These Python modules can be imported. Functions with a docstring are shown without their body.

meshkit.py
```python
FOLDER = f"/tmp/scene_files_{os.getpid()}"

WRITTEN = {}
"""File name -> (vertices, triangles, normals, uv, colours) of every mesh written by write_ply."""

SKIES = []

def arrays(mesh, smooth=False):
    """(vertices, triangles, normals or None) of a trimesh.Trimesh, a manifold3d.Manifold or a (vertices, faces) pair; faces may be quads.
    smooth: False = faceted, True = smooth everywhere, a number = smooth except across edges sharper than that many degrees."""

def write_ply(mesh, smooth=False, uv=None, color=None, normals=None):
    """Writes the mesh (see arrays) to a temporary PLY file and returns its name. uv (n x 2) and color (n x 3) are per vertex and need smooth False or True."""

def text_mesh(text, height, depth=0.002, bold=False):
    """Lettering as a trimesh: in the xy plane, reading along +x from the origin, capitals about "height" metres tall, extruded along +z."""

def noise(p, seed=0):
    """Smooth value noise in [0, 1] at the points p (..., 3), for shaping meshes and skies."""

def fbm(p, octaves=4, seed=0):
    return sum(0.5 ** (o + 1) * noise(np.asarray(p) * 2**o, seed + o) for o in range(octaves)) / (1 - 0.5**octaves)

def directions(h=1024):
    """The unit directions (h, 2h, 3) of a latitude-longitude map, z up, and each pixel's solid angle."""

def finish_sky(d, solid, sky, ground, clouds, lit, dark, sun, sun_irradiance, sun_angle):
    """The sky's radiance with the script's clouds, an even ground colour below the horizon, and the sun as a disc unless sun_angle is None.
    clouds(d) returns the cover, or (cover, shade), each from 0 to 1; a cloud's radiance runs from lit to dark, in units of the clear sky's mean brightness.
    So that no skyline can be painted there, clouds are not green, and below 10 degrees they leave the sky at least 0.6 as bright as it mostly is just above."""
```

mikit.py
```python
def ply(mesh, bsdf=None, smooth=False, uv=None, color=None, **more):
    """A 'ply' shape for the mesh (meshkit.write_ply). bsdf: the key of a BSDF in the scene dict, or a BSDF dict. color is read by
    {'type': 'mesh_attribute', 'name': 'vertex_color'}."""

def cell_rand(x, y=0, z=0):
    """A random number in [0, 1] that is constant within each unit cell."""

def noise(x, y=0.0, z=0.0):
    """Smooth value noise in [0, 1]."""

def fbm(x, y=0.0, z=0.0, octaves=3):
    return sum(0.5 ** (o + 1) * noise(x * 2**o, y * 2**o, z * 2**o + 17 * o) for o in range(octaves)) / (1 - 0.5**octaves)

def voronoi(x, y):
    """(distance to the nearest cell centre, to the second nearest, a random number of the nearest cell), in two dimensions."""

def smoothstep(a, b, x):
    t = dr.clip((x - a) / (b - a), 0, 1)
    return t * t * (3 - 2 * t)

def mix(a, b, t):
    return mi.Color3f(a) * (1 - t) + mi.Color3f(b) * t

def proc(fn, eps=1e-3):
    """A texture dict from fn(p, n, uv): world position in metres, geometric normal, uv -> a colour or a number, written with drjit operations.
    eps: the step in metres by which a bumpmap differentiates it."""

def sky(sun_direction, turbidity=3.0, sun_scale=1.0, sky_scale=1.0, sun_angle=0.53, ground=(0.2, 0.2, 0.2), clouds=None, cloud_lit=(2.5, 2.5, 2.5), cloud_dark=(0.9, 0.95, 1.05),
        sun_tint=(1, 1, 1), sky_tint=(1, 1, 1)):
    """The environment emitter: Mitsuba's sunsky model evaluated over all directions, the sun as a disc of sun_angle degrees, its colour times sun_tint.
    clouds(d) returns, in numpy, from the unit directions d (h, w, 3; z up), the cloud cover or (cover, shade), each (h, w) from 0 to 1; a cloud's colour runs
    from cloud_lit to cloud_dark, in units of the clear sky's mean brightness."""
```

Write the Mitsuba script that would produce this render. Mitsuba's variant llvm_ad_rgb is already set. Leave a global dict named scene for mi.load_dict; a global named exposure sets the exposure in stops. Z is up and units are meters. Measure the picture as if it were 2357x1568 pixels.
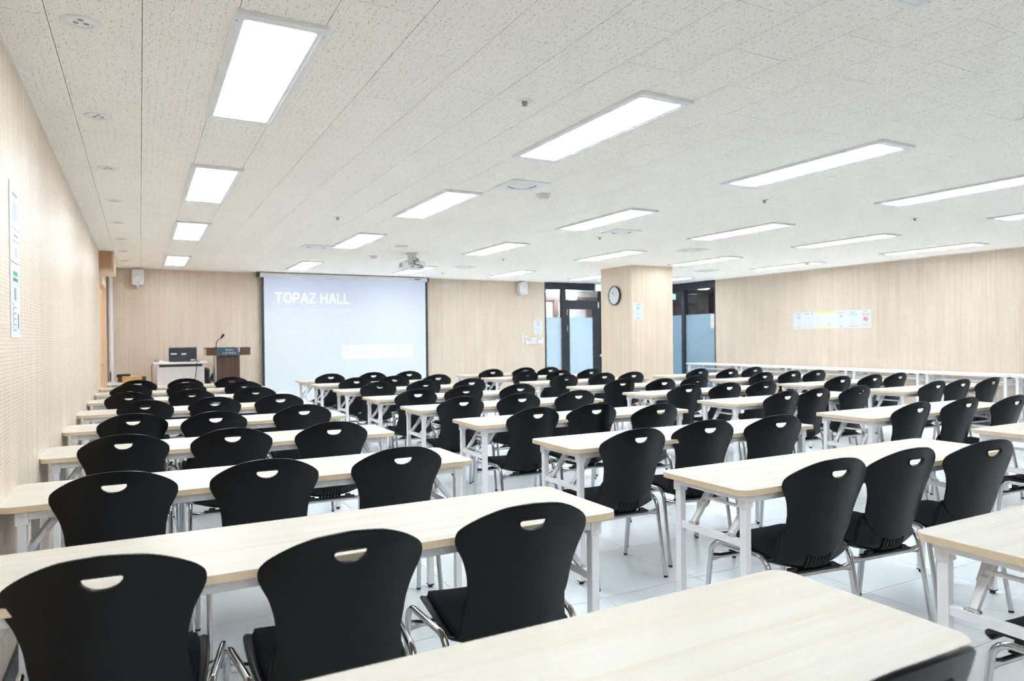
import math, random
import numpy as np, trimesh, manifold3d as m3, drjit as dr, mitsuba as mi
from shapely.geometry import Polygon, Point, box as sbox
import mikit, meshkit
from mikit import ply, proc, noise, fbm, cell_rand, smoothstep, mix

# ------------------------------------------------------------------ camera, light, exposure
scene, labels = {}, {}
exposure = 0.90
LAMP = [9.5, 10.5, 11.4]          # radiance of the ceiling light panels
W_, H_ = 2357, 1568
FOC = 1592.4
EYE = np.array([0, 0, 1.30])
FWD = np.array([0.4734467, 0.88081525, -0.0035667]); UP = np.array([0.01085349, -0.00178478, 0.99993951])
T = mi.ScalarTransform4f
scene['camera'] = dict(type='thinlens', fov=math.degrees(2 * math.atan(W_ / 2 / FOC)), fov_axis='x', near_clip=0.05, far_clip=100.0,
                       aperture_radius=0.0033, focus_distance=3.3,
                       to_world=T().look_at(origin=EYE.tolist(), target=(EYE + FWD).tolist(), up=UP.tolist()))

XL, XR, YB, YF, ZC = -0.45, 10.487, -4.2, 12.39, 2.463     # the hall's inner faces
YG, XG = 10.61, 7.44                                       # where the glazing starts in the right and the front wall
rng = random.Random(7)

# ------------------------------------------------------------------ materials
def bsdf(key, color, rough=0.5, metallic=0.0, spec=0.5, bump=None, **kw):
    d = dict(type='principled', base_color=color if isinstance(color, dict) else dict(type='rgb', value=list(color)), roughness=rough, metallic=metallic, specular=spec, **kw)
    if bump is not None:
        d = dict(type='bumpmap', arbitrary=bump[0], scale=bump[1], bsdf=d)
    scene[key] = dict(type='twosided', bsdf=d)
    return key

def wall_wood(p, n, uv):
    h = p.x + p.y * 1.0
    plank = cell_rand(h * 9.0, 3.0)
    g = fbm(h * 38.0, p.z * 1.3, 2.0, 3) * 0.6 + noise(h * 150.0, p.z * 2.5, 5.0) * 0.4
    c = mix((0.665, 0.545, 0.435), (0.765, 0.655, 0.545), smoothstep(0.25, 0.75, g))
    c = c * (0.97 + 0.05 * plank)
    q = 1 / 0.0155
    u, v = h * q, p.z * q
    u, v = u - dr.floor(u) - 0.5, v - dr.floor(v) - 0.5
    hole = 1 - smoothstep(0.13, 0.19, dr.sqrt(u * u + v * v))
    return mix(c, (0.22, 0.15, 0.10), hole * 0.75)

def plain_wood(p, n, uv):
    h = p.x + p.y * 1.0
    g = fbm(h * 30.0, p.z * 1.1, 2.0, 3) * 0.6 + noise(h * 120.0, p.z * 2.0, 5.0) * 0.4
    return mix((0.70, 0.565, 0.43), (0.77, 0.65, 0.52), smoothstep(0.25, 0.75, g))

def ceiling_tile(p, n, uv):
    c = mi.Color3f(0.90, 0.885, 0.845)
    # pin holes
    k = 1 / 0.0125
    a, b = dr.floor(p.x * k), dr.floor(p.y * k)
    u, v = p.x * k - a - 0.5 - (cell_rand(a, b, 1) - 0.5) * 0.5, p.y * k - b - 0.5 - (cell_rand(a, b, 2) - 0.5) * 0.5
    pin = dr.select(cell_rand(a, b, 3) < 0.40, 1 - smoothstep(0.09, 0.16, dr.sqrt(u * u + v * v * 0.6)), 0)
    # worm-like fissures, running mostly along y
    k = 1 / 0.032
    a, b = dr.floor(p.x * k), dr.floor(p.y * k)
    u, v = p.x * k - a - 0.5 - (cell_rand(a, b, 4) - 0.5) * 0.4, p.y * k - b - 0.5 - (cell_rand(a, b, 5) - 0.5) * 0.3
    t = (cell_rand(a, b, 6) - 0.5) * 1.3
    s, w = u * dr.cos(t) + v * dr.sin(t), v * dr.cos(t) - u * dr.sin(t)
    s = s + 0.05 * dr.sin(w * 22 + 6 * cell_rand(a, b, 8))
    ln = 0.12 + 0.16 * cell_rand(a, b, 9)
    worm = dr.select(cell_rand(a, b, 7) < 0.50, (1 - smoothstep(0.025, 0.055, dr.abs(s))) * (1 - smoothstep(ln, ln + 0.05, dr.abs(w))), 0)
    return mix(c, (0.30, 0.29, 0.27), dr.minimum(dr.maximum(pin, worm), 1) * 0.8)

def floor_tile(p, n, uv):
    g = fbm(p.x * 3.1, p.y * 3.1, 1.0, 4)
    s = noise(p.x * 120, p.y * 120, 4.0)
    t = cell_rand((p.x - 3.220 + 60.2) / 0.602, (p.y - 2.218 + 60.2) / 0.602)
    c = mix((0.80, 0.855, 0.90), (0.87, 0.925, 0.965), g) * (0.97 + 0.05 * t)
    return mix(c, (0.55, 0.55, 0.55), smoothstep(0.86, 0.97, s) * 0.35)

def top_wood(p, n, uv):
    g = fbm(p.x * 1.3 + 7, p.y * 34.0, 3.0, 3)
    s = noise(p.x * 3.0, p.y * 160.0, 9.0)
    b = fbm(p.x * 0.9, p.y * 9.0, 2.0, 2)
    c = mix((0.585, 0.55, 0.485), (0.53, 0.445, 0.34), smoothstep(0.45, 0.85, g) * 0.55 + smoothstep(0.5, 0.8, b) * 0.30)
    return c * (0.97 + 0.05 * s)

def edge_ply(p, n, uv):
    k = p.z * 1000 / 3.7
    l = k - dr.floor(k)
    g = noise(p.x * 14, p.y * 14, p.z * 900)
    return mix((0.74, 0.60, 0.42), (0.55, 0.42, 0.28), smoothstep(0.55, 0.7, l) * (1 - smoothstep(0.85, 1.0, l)) * 0.8 + 0.25 * g)

def pad_cloth(p, n, uv):
    u, v = p.x * 260, p.y * 260
    w = dr.sin(u * 6.2832 / 1) * dr.sin(v * 6.2832 / 1)
    return mix((0.003, 0.004, 0.008), (0.010, 0.012, 0.020), 0.5 + 0.5 * w)

def dark_wood(p, n, uv):
    g = fbm((p.x + p.y) * 40.0, p.z * 2.0, 2.0, 3)
    return mix((0.060, 0.028, 0.018), (0.12, 0.062, 0.040), g)

def wicker(p, n, uv):
    u, v = (p.x + p.y) * 70, p.z * 90
    w = dr.sin(u * 6.28) * dr.sin(v * 6.28)
    return mix((0.42, 0.25, 0.07), (0.70, 0.47, 0.16), 0.5 + 0.5 * w)

def plastic_grain(p, n, uv):
    return noise(p.x * 900, p.y * 900, p.z * 900)

bsdf('mat_wall', proc(wall_wood), 0.42, spec=0.35)
bsdf('mat_plain_wood', proc(plain_wood), 0.42)
bsdf('mat_ceiling', proc(ceiling_tile), 0.9, spec=0.2)
bsdf('mat_ceiling_gap', (0.16, 0.125, 0.10), 0.9, spec=0.1)
bsdf('mat_floor', proc(floor_tile), 0.28, spec=0.5)
bsdf('mat_floor_gap', (0.10, 0.10, 0.10), 0.8)
bsdf('mat_top', proc(top_wood), 0.42, spec=0.3)
bsdf('mat_edge', proc(edge_ply), 0.5)
bsdf('mat_white_steel', (0.88, 0.89, 0.92), 0.36)
bsdf('mat_chrome', (0.52, 0.52, 0.53), 0.06, metallic=1.0)
bsdf('mat_steel', (0.62, 0.62, 0.63), 0.3, metallic=1.0)
bsdf('mat_black', (0.0030, 0.0033, 0.0040), 0.36, spec=0.25)
bsdf('mat_pad', proc(pad_cloth), 0.8, spec=0.12)
bsdf('mat_rubber', (0.012, 0.012, 0.012), 0.7)
bsdf('mat_white', (0.80, 0.80, 0.81), 0.45)
bsdf('mat_frame_white', (0.82, 0.84, 0.88), 0.4)
bsdf('mat_paper_and_slide', (0.68, 0.71, 0.74), 0.5)
bsdf('mat_ink_dark', (0.10, 0.11, 0.13), 0.6)
bsdf('mat_ink_grey', (0.28, 0.31, 0.35), 0.6)
bsdf('mat_ink_pale', (0.46, 0.54, 0.62), 0.6)
bsdf('mat_ink_blue', (0.25, 0.62, 0.86), 0.6)
bsdf('mat_ink_yellow', (0.86, 0.68, 0.05), 0.6)
bsdf('mat_ink_red', (0.62, 0.05, 0.04), 0.6)
bsdf('mat_ink_pink', (0.68, 0.46, 0.52), 0.6)
bsdf('mat_ink_green', (0.03, 0.42, 0.16), 0.6)
bsdf('mat_ink_mint', (0.50, 0.83, 0.74), 0.6)
bsdf('mat_charcoal', (0.022, 0.028, 0.036), 0.4)
bsdf('mat_grey', (0.30, 0.31, 0.33), 0.5)
bsdf('mat_darkwood', proc(dark_wood), 0.4)
bsdf('mat_wicker', proc(wicker), 0.7)
bsdf('mat_door_wood', (0.62, 0.36, 0.19), 0.45)
bsdf('mat_reflector', (0.09, 0.09, 0.095), 0.4)
bsdf('mat_leather', (0.016, 0.018, 0.022), 0.38)
bsdf('mat_corridor_wall', (0.66, 0.68, 0.70), 0.7)
bsdf('mat_corridor_brown', (0.10, 0.062, 0.055), 0.6)
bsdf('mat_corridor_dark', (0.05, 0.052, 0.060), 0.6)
bsdf('mat_screen', (0.46, 0.465, 0.47), 0.8, spec=0.1)
scene['mat_film'] = dict(type='twosided', bsdf=dict(type='diffuse', reflectance=dict(type='rgb', value=[.6, .68, .74])))
scene['mat_film'] = dict(type='principledthin', base_color=dict(type='rgb', value=[0.74, 0.86, 0.93]), roughness=0.35, diff_trans=0.9, spec_trans=0.0)
scene['mat_film_dim'] = dict(type='principledthin', base_color=dict(type='rgb', value=[0.50, 0.66, 0.76]), roughness=0.35, diff_trans=0.9, spec_trans=0.0)  # same frosted film, coloured darker to stand in for the dim corridor behind
scene['mat_glass'] = dict(type='thindielectric', int_ior=1.5)

# ------------------------------------------------------------------ mesh helpers
def box(x0, x1, y0, y1, z0, z1, r=0.0):
    if r <= 0:
        m = trimesh.creation.box(extents=(x1 - x0, y1 - y0, z1 - z0))
        m.apply_translation(((x0 + x1) / 2, (y0 + y1) / 2, (z0 + z1) / 2))
        return m
    pts = []
    for X, sx in ((x0, 1), (x1, -1)):
        for Y, sy in ((y0, 1), (y1, -1)):
            for Z, sz in ((z0, 1), (z1, -1)):
                pts += [(X, Y + sy * r, Z + sz * r), (X + sx * r, Y, Z + sz * r), (X + sx * r, Y + sy * r, Z)]
    return trimesh.convex.convex_hull(np.array(pts))

def cat(*ms):
    return trimesh.util.concatenate(list(ms))

def cyl(p, q, r, n=16, r2=None):
    return tube([p, q], r, n, r2)

def tube(path, r, n=12, r2=None):
    P = np.asarray(path, float)
    k = len(P)
    t = np.gradient(P, axis=0) if k > 2 else np.repeat([P[1] - P[0]], 2, 0)
    t /= np.linalg.norm(t, axis=1, keepdims=True)
    a = np.array([0, 0, 1.0]) if abs(t[0][2]) < 0.9 else np.array([1.0, 0, 0])
    u = np.cross(t[0], a); u /= np.linalg.norm(u)
    R = np.linspace(r, r if r2 is None else r2, k)
    ang = np.arange(n) * 2 * np.pi / n
    V = []
    for i in range(k):
        u = u - t[i] * np.dot(u, t[i]); u /= np.linalg.norm(u)
        w = np.cross(t[i], u)
        V.append(P[i] + R[i] * (np.cos(ang)[:, None] * u + np.sin(ang)[:, None] * w))
    V = np.vstack(V + [P[:1], P[-1:]])
    F = []
    for i in range(k - 1):
        for j in range(n):
            a0, b0 = i * n + j, i * n + (j + 1) % n
            F += [(a0, b0, b0 + n), (a0, b0 + n, a0 + n)]
    for j in range(n):
        F += [(k * n, (j + 1) % n, j), (k * n + 1, (k - 1) * n + j, (k - 1) * n + (j + 1) % n)]
    return trimesh.Trimesh(V, np.array(F), process=False)

def fillet(pts, rads, n=8):
    P = [np.asarray(p, float) for p in pts]
    out = [P[0]]
    for i in range(1, len(P) - 1):
        a, b, c = P[i - 1], P[i], P[i + 1]
        d1, d2 = (a - b) / np.linalg.norm(a - b), (c - b) / np.linalg.norm(c - b)
        th = math.acos(np.clip(np.dot(d1, d2), -1, 1))
        L = rads[i - 1] / math.tan(th / 2)
        s, e = b + d1 * L, b + d2 * L
        mid = (d1 + d2) / np.linalg.norm(d1 + d2)
        cen = b + mid * rads[i - 1] / math.sin(th / 2)
        for k in range(n + 1):
            f = k / n
            v = (s - cen) * math.sin((1 - f) * (math.pi - th)) + (e - cen) * math.sin(f * (math.pi - th))
            out.append(cen + v / math.sin(math.pi - th))
    out.append(P[-1])
    return np.array(out)

def prism(poly, z0, z1):
    if isinstance(poly, (list, np.ndarray)):
        poly = Polygon(poly)
    m = trimesh.creation.extrude_polygon(poly, z1 - z0, engine='earcut')
    m.apply_translation((0, 0, z0))
    return m

def lathe(profile, n=32, at=(0, 0, 0)):
    """profile: (r, z) pairs."""
    P = np.asarray(profile, float)
    ang = np.arange(n) * 2 * np.pi / n
    V = np.concatenate([np.stack([r * np.cos(ang), r * np.sin(ang), np.full(n, z)], 1) for r, z in P]) + np.asarray(at)
    F = []
    for i in range(len(P) - 1):
        for j in range(n):
            a, b = i * n + j, i * n + (j + 1) % n
            F += [(a, b, b + n), (a, b + n, a + n)]
    m = trimesh.Trimesh(V, np.array(F), process=False)
    return m

def slab(A, B):
    """closed mesh between two grids of points (n x m x 3)."""
    n, m, _ = A.shape
    V = np.vstack([A.reshape(-1, 3), B.reshape(-1, 3)])
    F, o = [], n * m
    for i in range(n - 1):
        for j in range(m - 1):
            a, b, c, d = i * m + j, i * m + j + 1, (i + 1) * m + j + 1, (i + 1) * m + j
            F += [(a, b, c), (a, c, d), (o + a, o + c, o + b), (o + a, o + d, o + c)]
    ring = [j for j in range(m)] + [i * m + m - 1 for i in range(1, n)] + [(n - 1) * m + j for j in range(m - 2, -1, -1)] + [i * m for i in range(n - 2, 0, -1)]
    for k in range(len(ring)):
        a, b = ring[k], ring[(k + 1) % len(ring)]
        F += [(a, o + a, o + b), (a, o + b, b)]
    t = trimesh.Trimesh(V, np.array(F), process=False)
    t.fix_normals()
    return t

def rrect(w, h, r, n=6):
    return sbox(-w / 2 + r, -h / 2 + r, w / 2 - r, h / 2 - r).buffer(r, quad_segs=n)

def ring_prism(outer, inner, z0, z1):
    return prism(outer.difference(inner), z0, z1)

def xf(mesh, M):
    m = mesh.copy(); m.apply_transform(np.array(M.matrix, float)); return m

def place(x=0, y=0, z=0, rz=0.0):
    t = T().translate([float(x), float(y), float(z)])
    return t.rotate([0, 0, 1], float(rz)) if rz else t

# ------------------------------------------------------------------ entries of the scene
counts = {}
def numbered(key):
    n = counts.get(key, 0); counts[key] = n + 1
    return key if n == 0 else f'{key}_{n:03d}'

def put(name, mesh, mat, parent=None, M=None, smooth=False, **more):
    """One entry. mesh: a mesh, or a ply dict to share."""
    key = numbered(name if parent is None else f'{parent}__{name}')
    d = dict(mesh) if isinstance(mesh, dict) else ply(mesh, mat, smooth=smooth)
    if M is not None:
        d['to_world'] = M
    d.update(more)
    scene[key] = d
    return key

def thing(name, label, category, group=None, kind=None):
    key = numbered(name)
    tag(key, label, category, group, kind)
    return key

def tag(key, label=None, category=None, group=None, kind=None):
    labels[key] = {k: v for k, v in dict(label=label, category=category, group=group, kind=kind).items() if v}
    return key

def struct(name, mesh, mat, label=None, **kw):
    key = put(name, mesh, mat, **kw)
    tag(key, label, None, None, 'structure')
    return key

ORD = ['nearest', 'second nearest', 'third nearest', 'fourth nearest', 'fifth nearest', 'sixth nearest', 'seventh nearest', 'eighth nearest', 'ninth nearest']

# ------------------------------------------------------------------ the room
CAMXY = EYE[:2]
def rank(c):
    """Distance from the camera for what lies in the picture, far for the rest."""
    d = np.array(c) - CAMXY
    f, s = d @ FWD[:2], d @ np.array([0.8809, -0.4735])
    return f if f > 0.8 and abs(s) < 0.79 * f + 0.5 else 100 + abs(f)

floor_key = struct('floor', box(XL - .1, XR + .1, YB - .1, YF + .1, -0.06, -0.003), 'mat_floor_gap', 'pale grey square stone tiles with thin dark joints')
S = 0.602
cells = []
for i in range(-8, 14):
    for j in range(-12, 19):
        x0, x1, y0, y1 = 3.220 + i * S, 3.220 + (i + 1) * S, 2.218 + j * S, 2.218 + (j + 1) * S
        x0, x1, y0, y1 = max(x0, XL), min(x1, XR), max(y0, YB), min(y1, YF)
        if x1 - x0 > .02 and y1 - y0 > .02:
            cells.append((rank(((x0 + x1) / 2, (y0 + y1) / 2)), round(x1 - x0, 4), round(y1 - y0, 4), x0, y0))
cells.sort()
cache, rest = {}, []
for k, (d, w, h, x0, y0) in enumerate(cells):
    if k < 290 and d < 100:
        if (w, h) not in cache:
            cache[w, h] = ply(box(.0014, w - .0014, .0014, h - .0014, -.0031, 0), 'mat_floor')
        put('tile', cache[w, h], None, floor_key, place(x0, y0))
    else:
        rest.append(box(x0 + .0012, x0 + w - .0012, y0 + .0012, y0 + h - .0012, -.0031, 0))
tag(put('tile_field', cat(*rest), 'mat_floor', floor_key), kind='stuff')

ceil_key = struct('ceiling', box(XL - .1, XR + .1, YB - .1, YF + .1, ZC + .0035, ZC + .06), 'mat_ceiling_gap', 'cream mineral fibre ceiling tiles with fissured surface')
cells = []
for i in range(-1, 36):
    for j in range(-10, 20):
        x0, y0 = -0.2805 + .3 * i, 1.4396 + .6 * j + .3 * (i % 2)
        x1, y1 = x0 + .3, y0 + .6
        x0, x1, y0, y1 = max(x0, XL), min(x1, XR), max(y0, YB), min(y1, YF)
        if x1 - x0 > .02 and y1 - y0 > .02:
            cells.append((rank(((x0 + x1) / 2, (y0 + y1) / 2)), round(x1 - x0, 4), round(y1 - y0, 4), x0, y0))
cells.sort()
cache, rest = {}, []
for k, (d, w, h, x0, y0) in enumerate(cells):
    if k < 290 and d < 100:
        if (w, h) not in cache:
            cache[w, h] = ply(box(.0012, w - .0012, .0011, h - .0011, 0, .0036), 'mat_ceiling')
        put('tile', cache[w, h], None, ceil_key, place(x0, y0, ZC))
    else:
        rest.append(box(x0 + .0009, x0 + w - .0009, y0 + .0008, y0 + h - .0008, ZC, ZC + .0036))
tag(put('tile_field', cat(*rest), 'mat_ceiling', ceil_key), kind='stuff')

struct('wall_left', box(XL - .12, XL, YB, 10.25, 0, ZC + .02), 'mat_wall', 'perforated light wood panel wall with old tape marks')
struct('wall_back', box(XL - .12, XR + .12, YB - .12, YB, 0, ZC + .02), 'mat_wall')
struct('wall_right', box(XR, XR + .12, YB, YG, 0, ZC + .02), 'mat_wall', 'long light wood panel wall behind the white tables')
struct('wall_front', box(XL - .12, XG, YF, YF + .12, 0, ZC + .02), 'mat_wall', 'light wood panel wall behind the projection screen')
col = struct('column', box(7.0, 7.862, 8.93, 9.77, 0, ZC + .005, .002), 'mat_plain_wood', 'square wood-clad column with a round clock')
put('corner_trim', cat(box(6.996, 7.008, 8.926, 8.938, 0, ZC)), 'mat_plain_wood', col)
struct('trim_1', cat(box(XL, XL + .007, YB, 10.2, ZC - .010, ZC), box(XL, XG, YF - .012, YF, ZC - .016, ZC), box(XR - .012, XR, YB, YG, ZC - .016, ZC)), 'mat_white')
struct('baseboard_right', box(XR - .012, XR, YB, YG, 0, .09), 'mat_charcoal')
struct('baseboard_left', box(XL, XL + .012, YB, 10.2, 0, .09), 'mat_charcoal')
# door in the left wall, beyond the panelling
struct('wall_left_end', cat(box(XL - .12, XL, 11.45, YF, 0, ZC), box(XL - .12, XL, 10.25, 11.45, 2.12, ZC), box(XL - .14, XL - .06, 10.25, 11.45, 0, 2.12)), 'mat_plain_wood')
d1 = struct('door_1', box(XL - .06, XL - .02, 10.32, 11.38, 0, 2.06), 'mat_door_wood', 'orange-brown wooden door in the left wall')
put('frame', cat(box(XL - .05, XL + .03, 11.38, 11.46, 0, 2.14), box(XL - .05, XL + .03, 10.25, 11.46, 2.06, 2.14)), 'mat_plain_wood', d1)
put('handle', cat(cyl((XL - .02, 10.42, 1.0), (XL + .035, 10.42, 1.0), .011), cyl((XL + .03, 10.36, 1.0), (XL + .03, 10.46, 1.0), .010)), 'mat_steel', d1, smooth=40)
# boxed duct over that door
bd = thing('ceiling_box', 'small slatted wood box fixed high in the left corner below the ceiling', 'wall box')
put('body', box(XL, -.285, 10.215, 11.0, 2.205, ZC - .002), 'mat_plain_wood', bd)
for k in range(9):
    put('slat', box(-.438 + k * .0155, -.430 + k * .0155, 10.20, 10.216, 2.24, 2.455), 'mat_door_wood', bd)
pp = thing('corner_pipe', 'white vertical pipe in the front left corner', 'pipe')
put('pipe', cyl((-.395, YF - .05, 0), (-.395, YF - .05, ZC - .004), .034, 20), 'mat_white', pp, smooth=40)
for z in (.5, 1.4, 2.2):
    put('clip', cat(box(-.432, -.358, YF - .052, YF - .001, z, z + .02)), 'mat_grey', pp)

# ------------------------------------------------------------------ glazing, door, corridor
def window_part(name, parent, mesh, mat, **kw):
    return put(name, mesh, mat, parent, **kw)
w1 = struct('window_1', box(XG, XR, YF, YF + .10, 2.318, ZC + .02), 'mat_charcoal', 'black framed glass front partition')
put('frame', cat(box(XG, XG + .035, YF, YF + .1, 0, 2.32), box(7.874, 7.961, YF - .01, YF + .1, 0, 2.32), box(8.86, 8.95, YF - .01, YF + .1, 0, 2.32),
                 box(7.96, 8.87, YF - .005, YF + .1, 2.05, 2.10), box(10.42, XR, YF, YF + .1, 0, 2.32), box(8.95, 10.43, YF, YF + .1, 0, .06)), 'mat_charcoal', w1)
for x0, x1, z0, z1 in ((7.47, 7.88, .03, 2.32), (7.955, 8.87, 2.095, 2.32), (8.945, 10.43, .05, 2.32)):
    put('pane', box(x0, x1, YF + .05, YF + .052, z0, z1), 'mat_glass', w1)
for x0, x1 in ((7.472, 7.876), (8.948, 10.425)):
    put('frosted_film', box(x0, x1, YF + .047, YF + .0485, .05, 1.725), 'mat_film', w1)
d2 = struct('door_2', cat(box(7.965, 8.06, YF + .005, YF + .05, .01, 2.045), box(8.665, 8.855, YF + .005, YF + .05, .01, 2.045), box(8.055, 8.67, YF + .005, YF + .05, 1.903, 2.045), box(8.055, 8.67, YF + .005, YF + .05, .01, .18)), 'mat_charcoal', 'black framed door with a frosted glass pane')
put('pane', box(8.05, 8.675, YF + .026, YF + .028, .17, 1.91), 'mat_glass', d2)
put('frosted_film', box(8.058, 8.667, YF + .0235, YF + .025, .175, 1.728), 'mat_film', d2)
for z in (1.78, 1.43, .45):
    put('hinge', cyl((7.995, YF - .006, z), (7.995, YF - .006, z + .12), .011), 'mat_steel', d2, smooth=40)
put('door_closer', cat(box(8.76, 8.80, YF - .045, YF + .004, 1.93, 2.06, .006)), 'mat_steel', d2)
put('handle', cat(cyl((8.82, YF + .006, .90), (8.82, YF - .05, .90), .012), lathe([(0, 0), (.022, .004), (.03, .018), (.028, .034), (.014, .046), (0, .048)], 20).apply_transform(trimesh.transformations.rotation_matrix(math.pi / 2, [1, 0, 0])).apply_translation((8.82, YF - .04, .90))), 'mat_steel', d2, smooth=40)
w2 = struct('window_2', box(XR, XR + .10, YG, YF, 2.305, ZC + .02), 'mat_charcoal', 'black framed glass partition behind the column')
put('frame', cat(box(XR - .01, XR + .1, 11.535, 11.62, 0, 2.31), box(XR, XR + .1, YG, YG + .03, 0, 2.31), box(XR, XR + .1, YG, YF, 0, .05)), 'mat_charcoal', w2)
for y0, y1 in ((YG + .025, 11.54), (11.615, YF)):
    put('pane', box(XR + .05, XR + .052, y0, y1, .05, 2.31), 'mat_glass', w2)
    put('frosted_film', box(XR + .047, XR + .0485, y0 + .003, y1 - .003, .05, 1.765), 'mat_film_dim', w2)
nt = thing('glass_notice', 'white sheet taped on the frosted glass behind the column', 'notice')
put('sheet', box(XR + .044, XR + .0465, YG + .034, 10.80, 1.455, 1.765), 'mat_paper_and_slide', nt)
# what lies behind the glass
struct('corridor_floor', box(6.5, 16, 10.0, 18, -.06, -.002), 'mat_floor_gap')
struct('corridor_ceiling', box(6.5, 16, YF + .1, 18, 2.60, 2.66), 'mat_corridor_wall')
struct('corridor_ceiling_side', box(XR + .12, 16, 9.0, YF + .1, 2.60, 2.66), 'mat_corridor_wall')
struct('corridor_wall_far', box(6.5, 16, 16.4, 16.5, 0, 2.66), 'mat_corridor_wall')
struct('corridor_wall_left', box(6.4, 6.5, YF + .1, 16.5, 0, 2.66), 'mat_corridor_wall')
struct('corridor_wall_right', box(15.4, 15.5, 9.0, 18, 0, 2.66), 'mat_corridor_brown')
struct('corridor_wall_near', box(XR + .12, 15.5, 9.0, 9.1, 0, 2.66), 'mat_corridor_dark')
struct('corridor_trim', cat(box(10.10, 10.24, 16.30, 16.4, 1.9, 2.36), box(6.5, 13.5, 16.28, 16.4, 2.33, 2.43), box(11.2, 15.4, 16.32, 16.4, 0, 2.33)), 'mat_corridor_brown')
def corridor_lamp(name, label, mesh, power, housing=None):
    k = thing(name, label, 'lamp')
    put('diffuser', mesh, 'mat_white', k, emitter=dict(type='area', radiance=dict(type='rgb', value=power)))
    if housing is not None:
        put('housing', housing, 'mat_white', k)
corridor_lamp('added_corridor_tube', 'long lit tube added under the corridor ceiling to brighten the corridor', box(8.95, 9.05, 13.2, 15.6, 2.55, 2.575), [26, 27.5, 29], box(8.93, 9.07, 13.15, 15.65, 2.575, 2.60))  # tube added to brighten the corridor behind the glass
corridor_lamp('corridor_panel_lamp', 'glaring lit panel lamp on the corridor ceiling beyond the glass front', box(9.3, 9.9, 15.0, 15.6, 2.50, 2.52), [30, 31, 32], box(9.28, 9.92, 14.98, 15.62, 2.52, 2.60))
corridor_lamp('corridor_round_lamp', 'round lit ceiling lamp in the dark corridor beyond the right glazing', lathe([(0.001, 2.54), (.13, 2.54), (.14, 2.56), (.14, 2.575), (.001, 2.575)], 24, (12.65, 13.2, -.05)), [20, 20, 20], lathe([(.15, 2.575), (.15, 2.60)], 24, (12.65, 13.2, -.05)))
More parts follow.
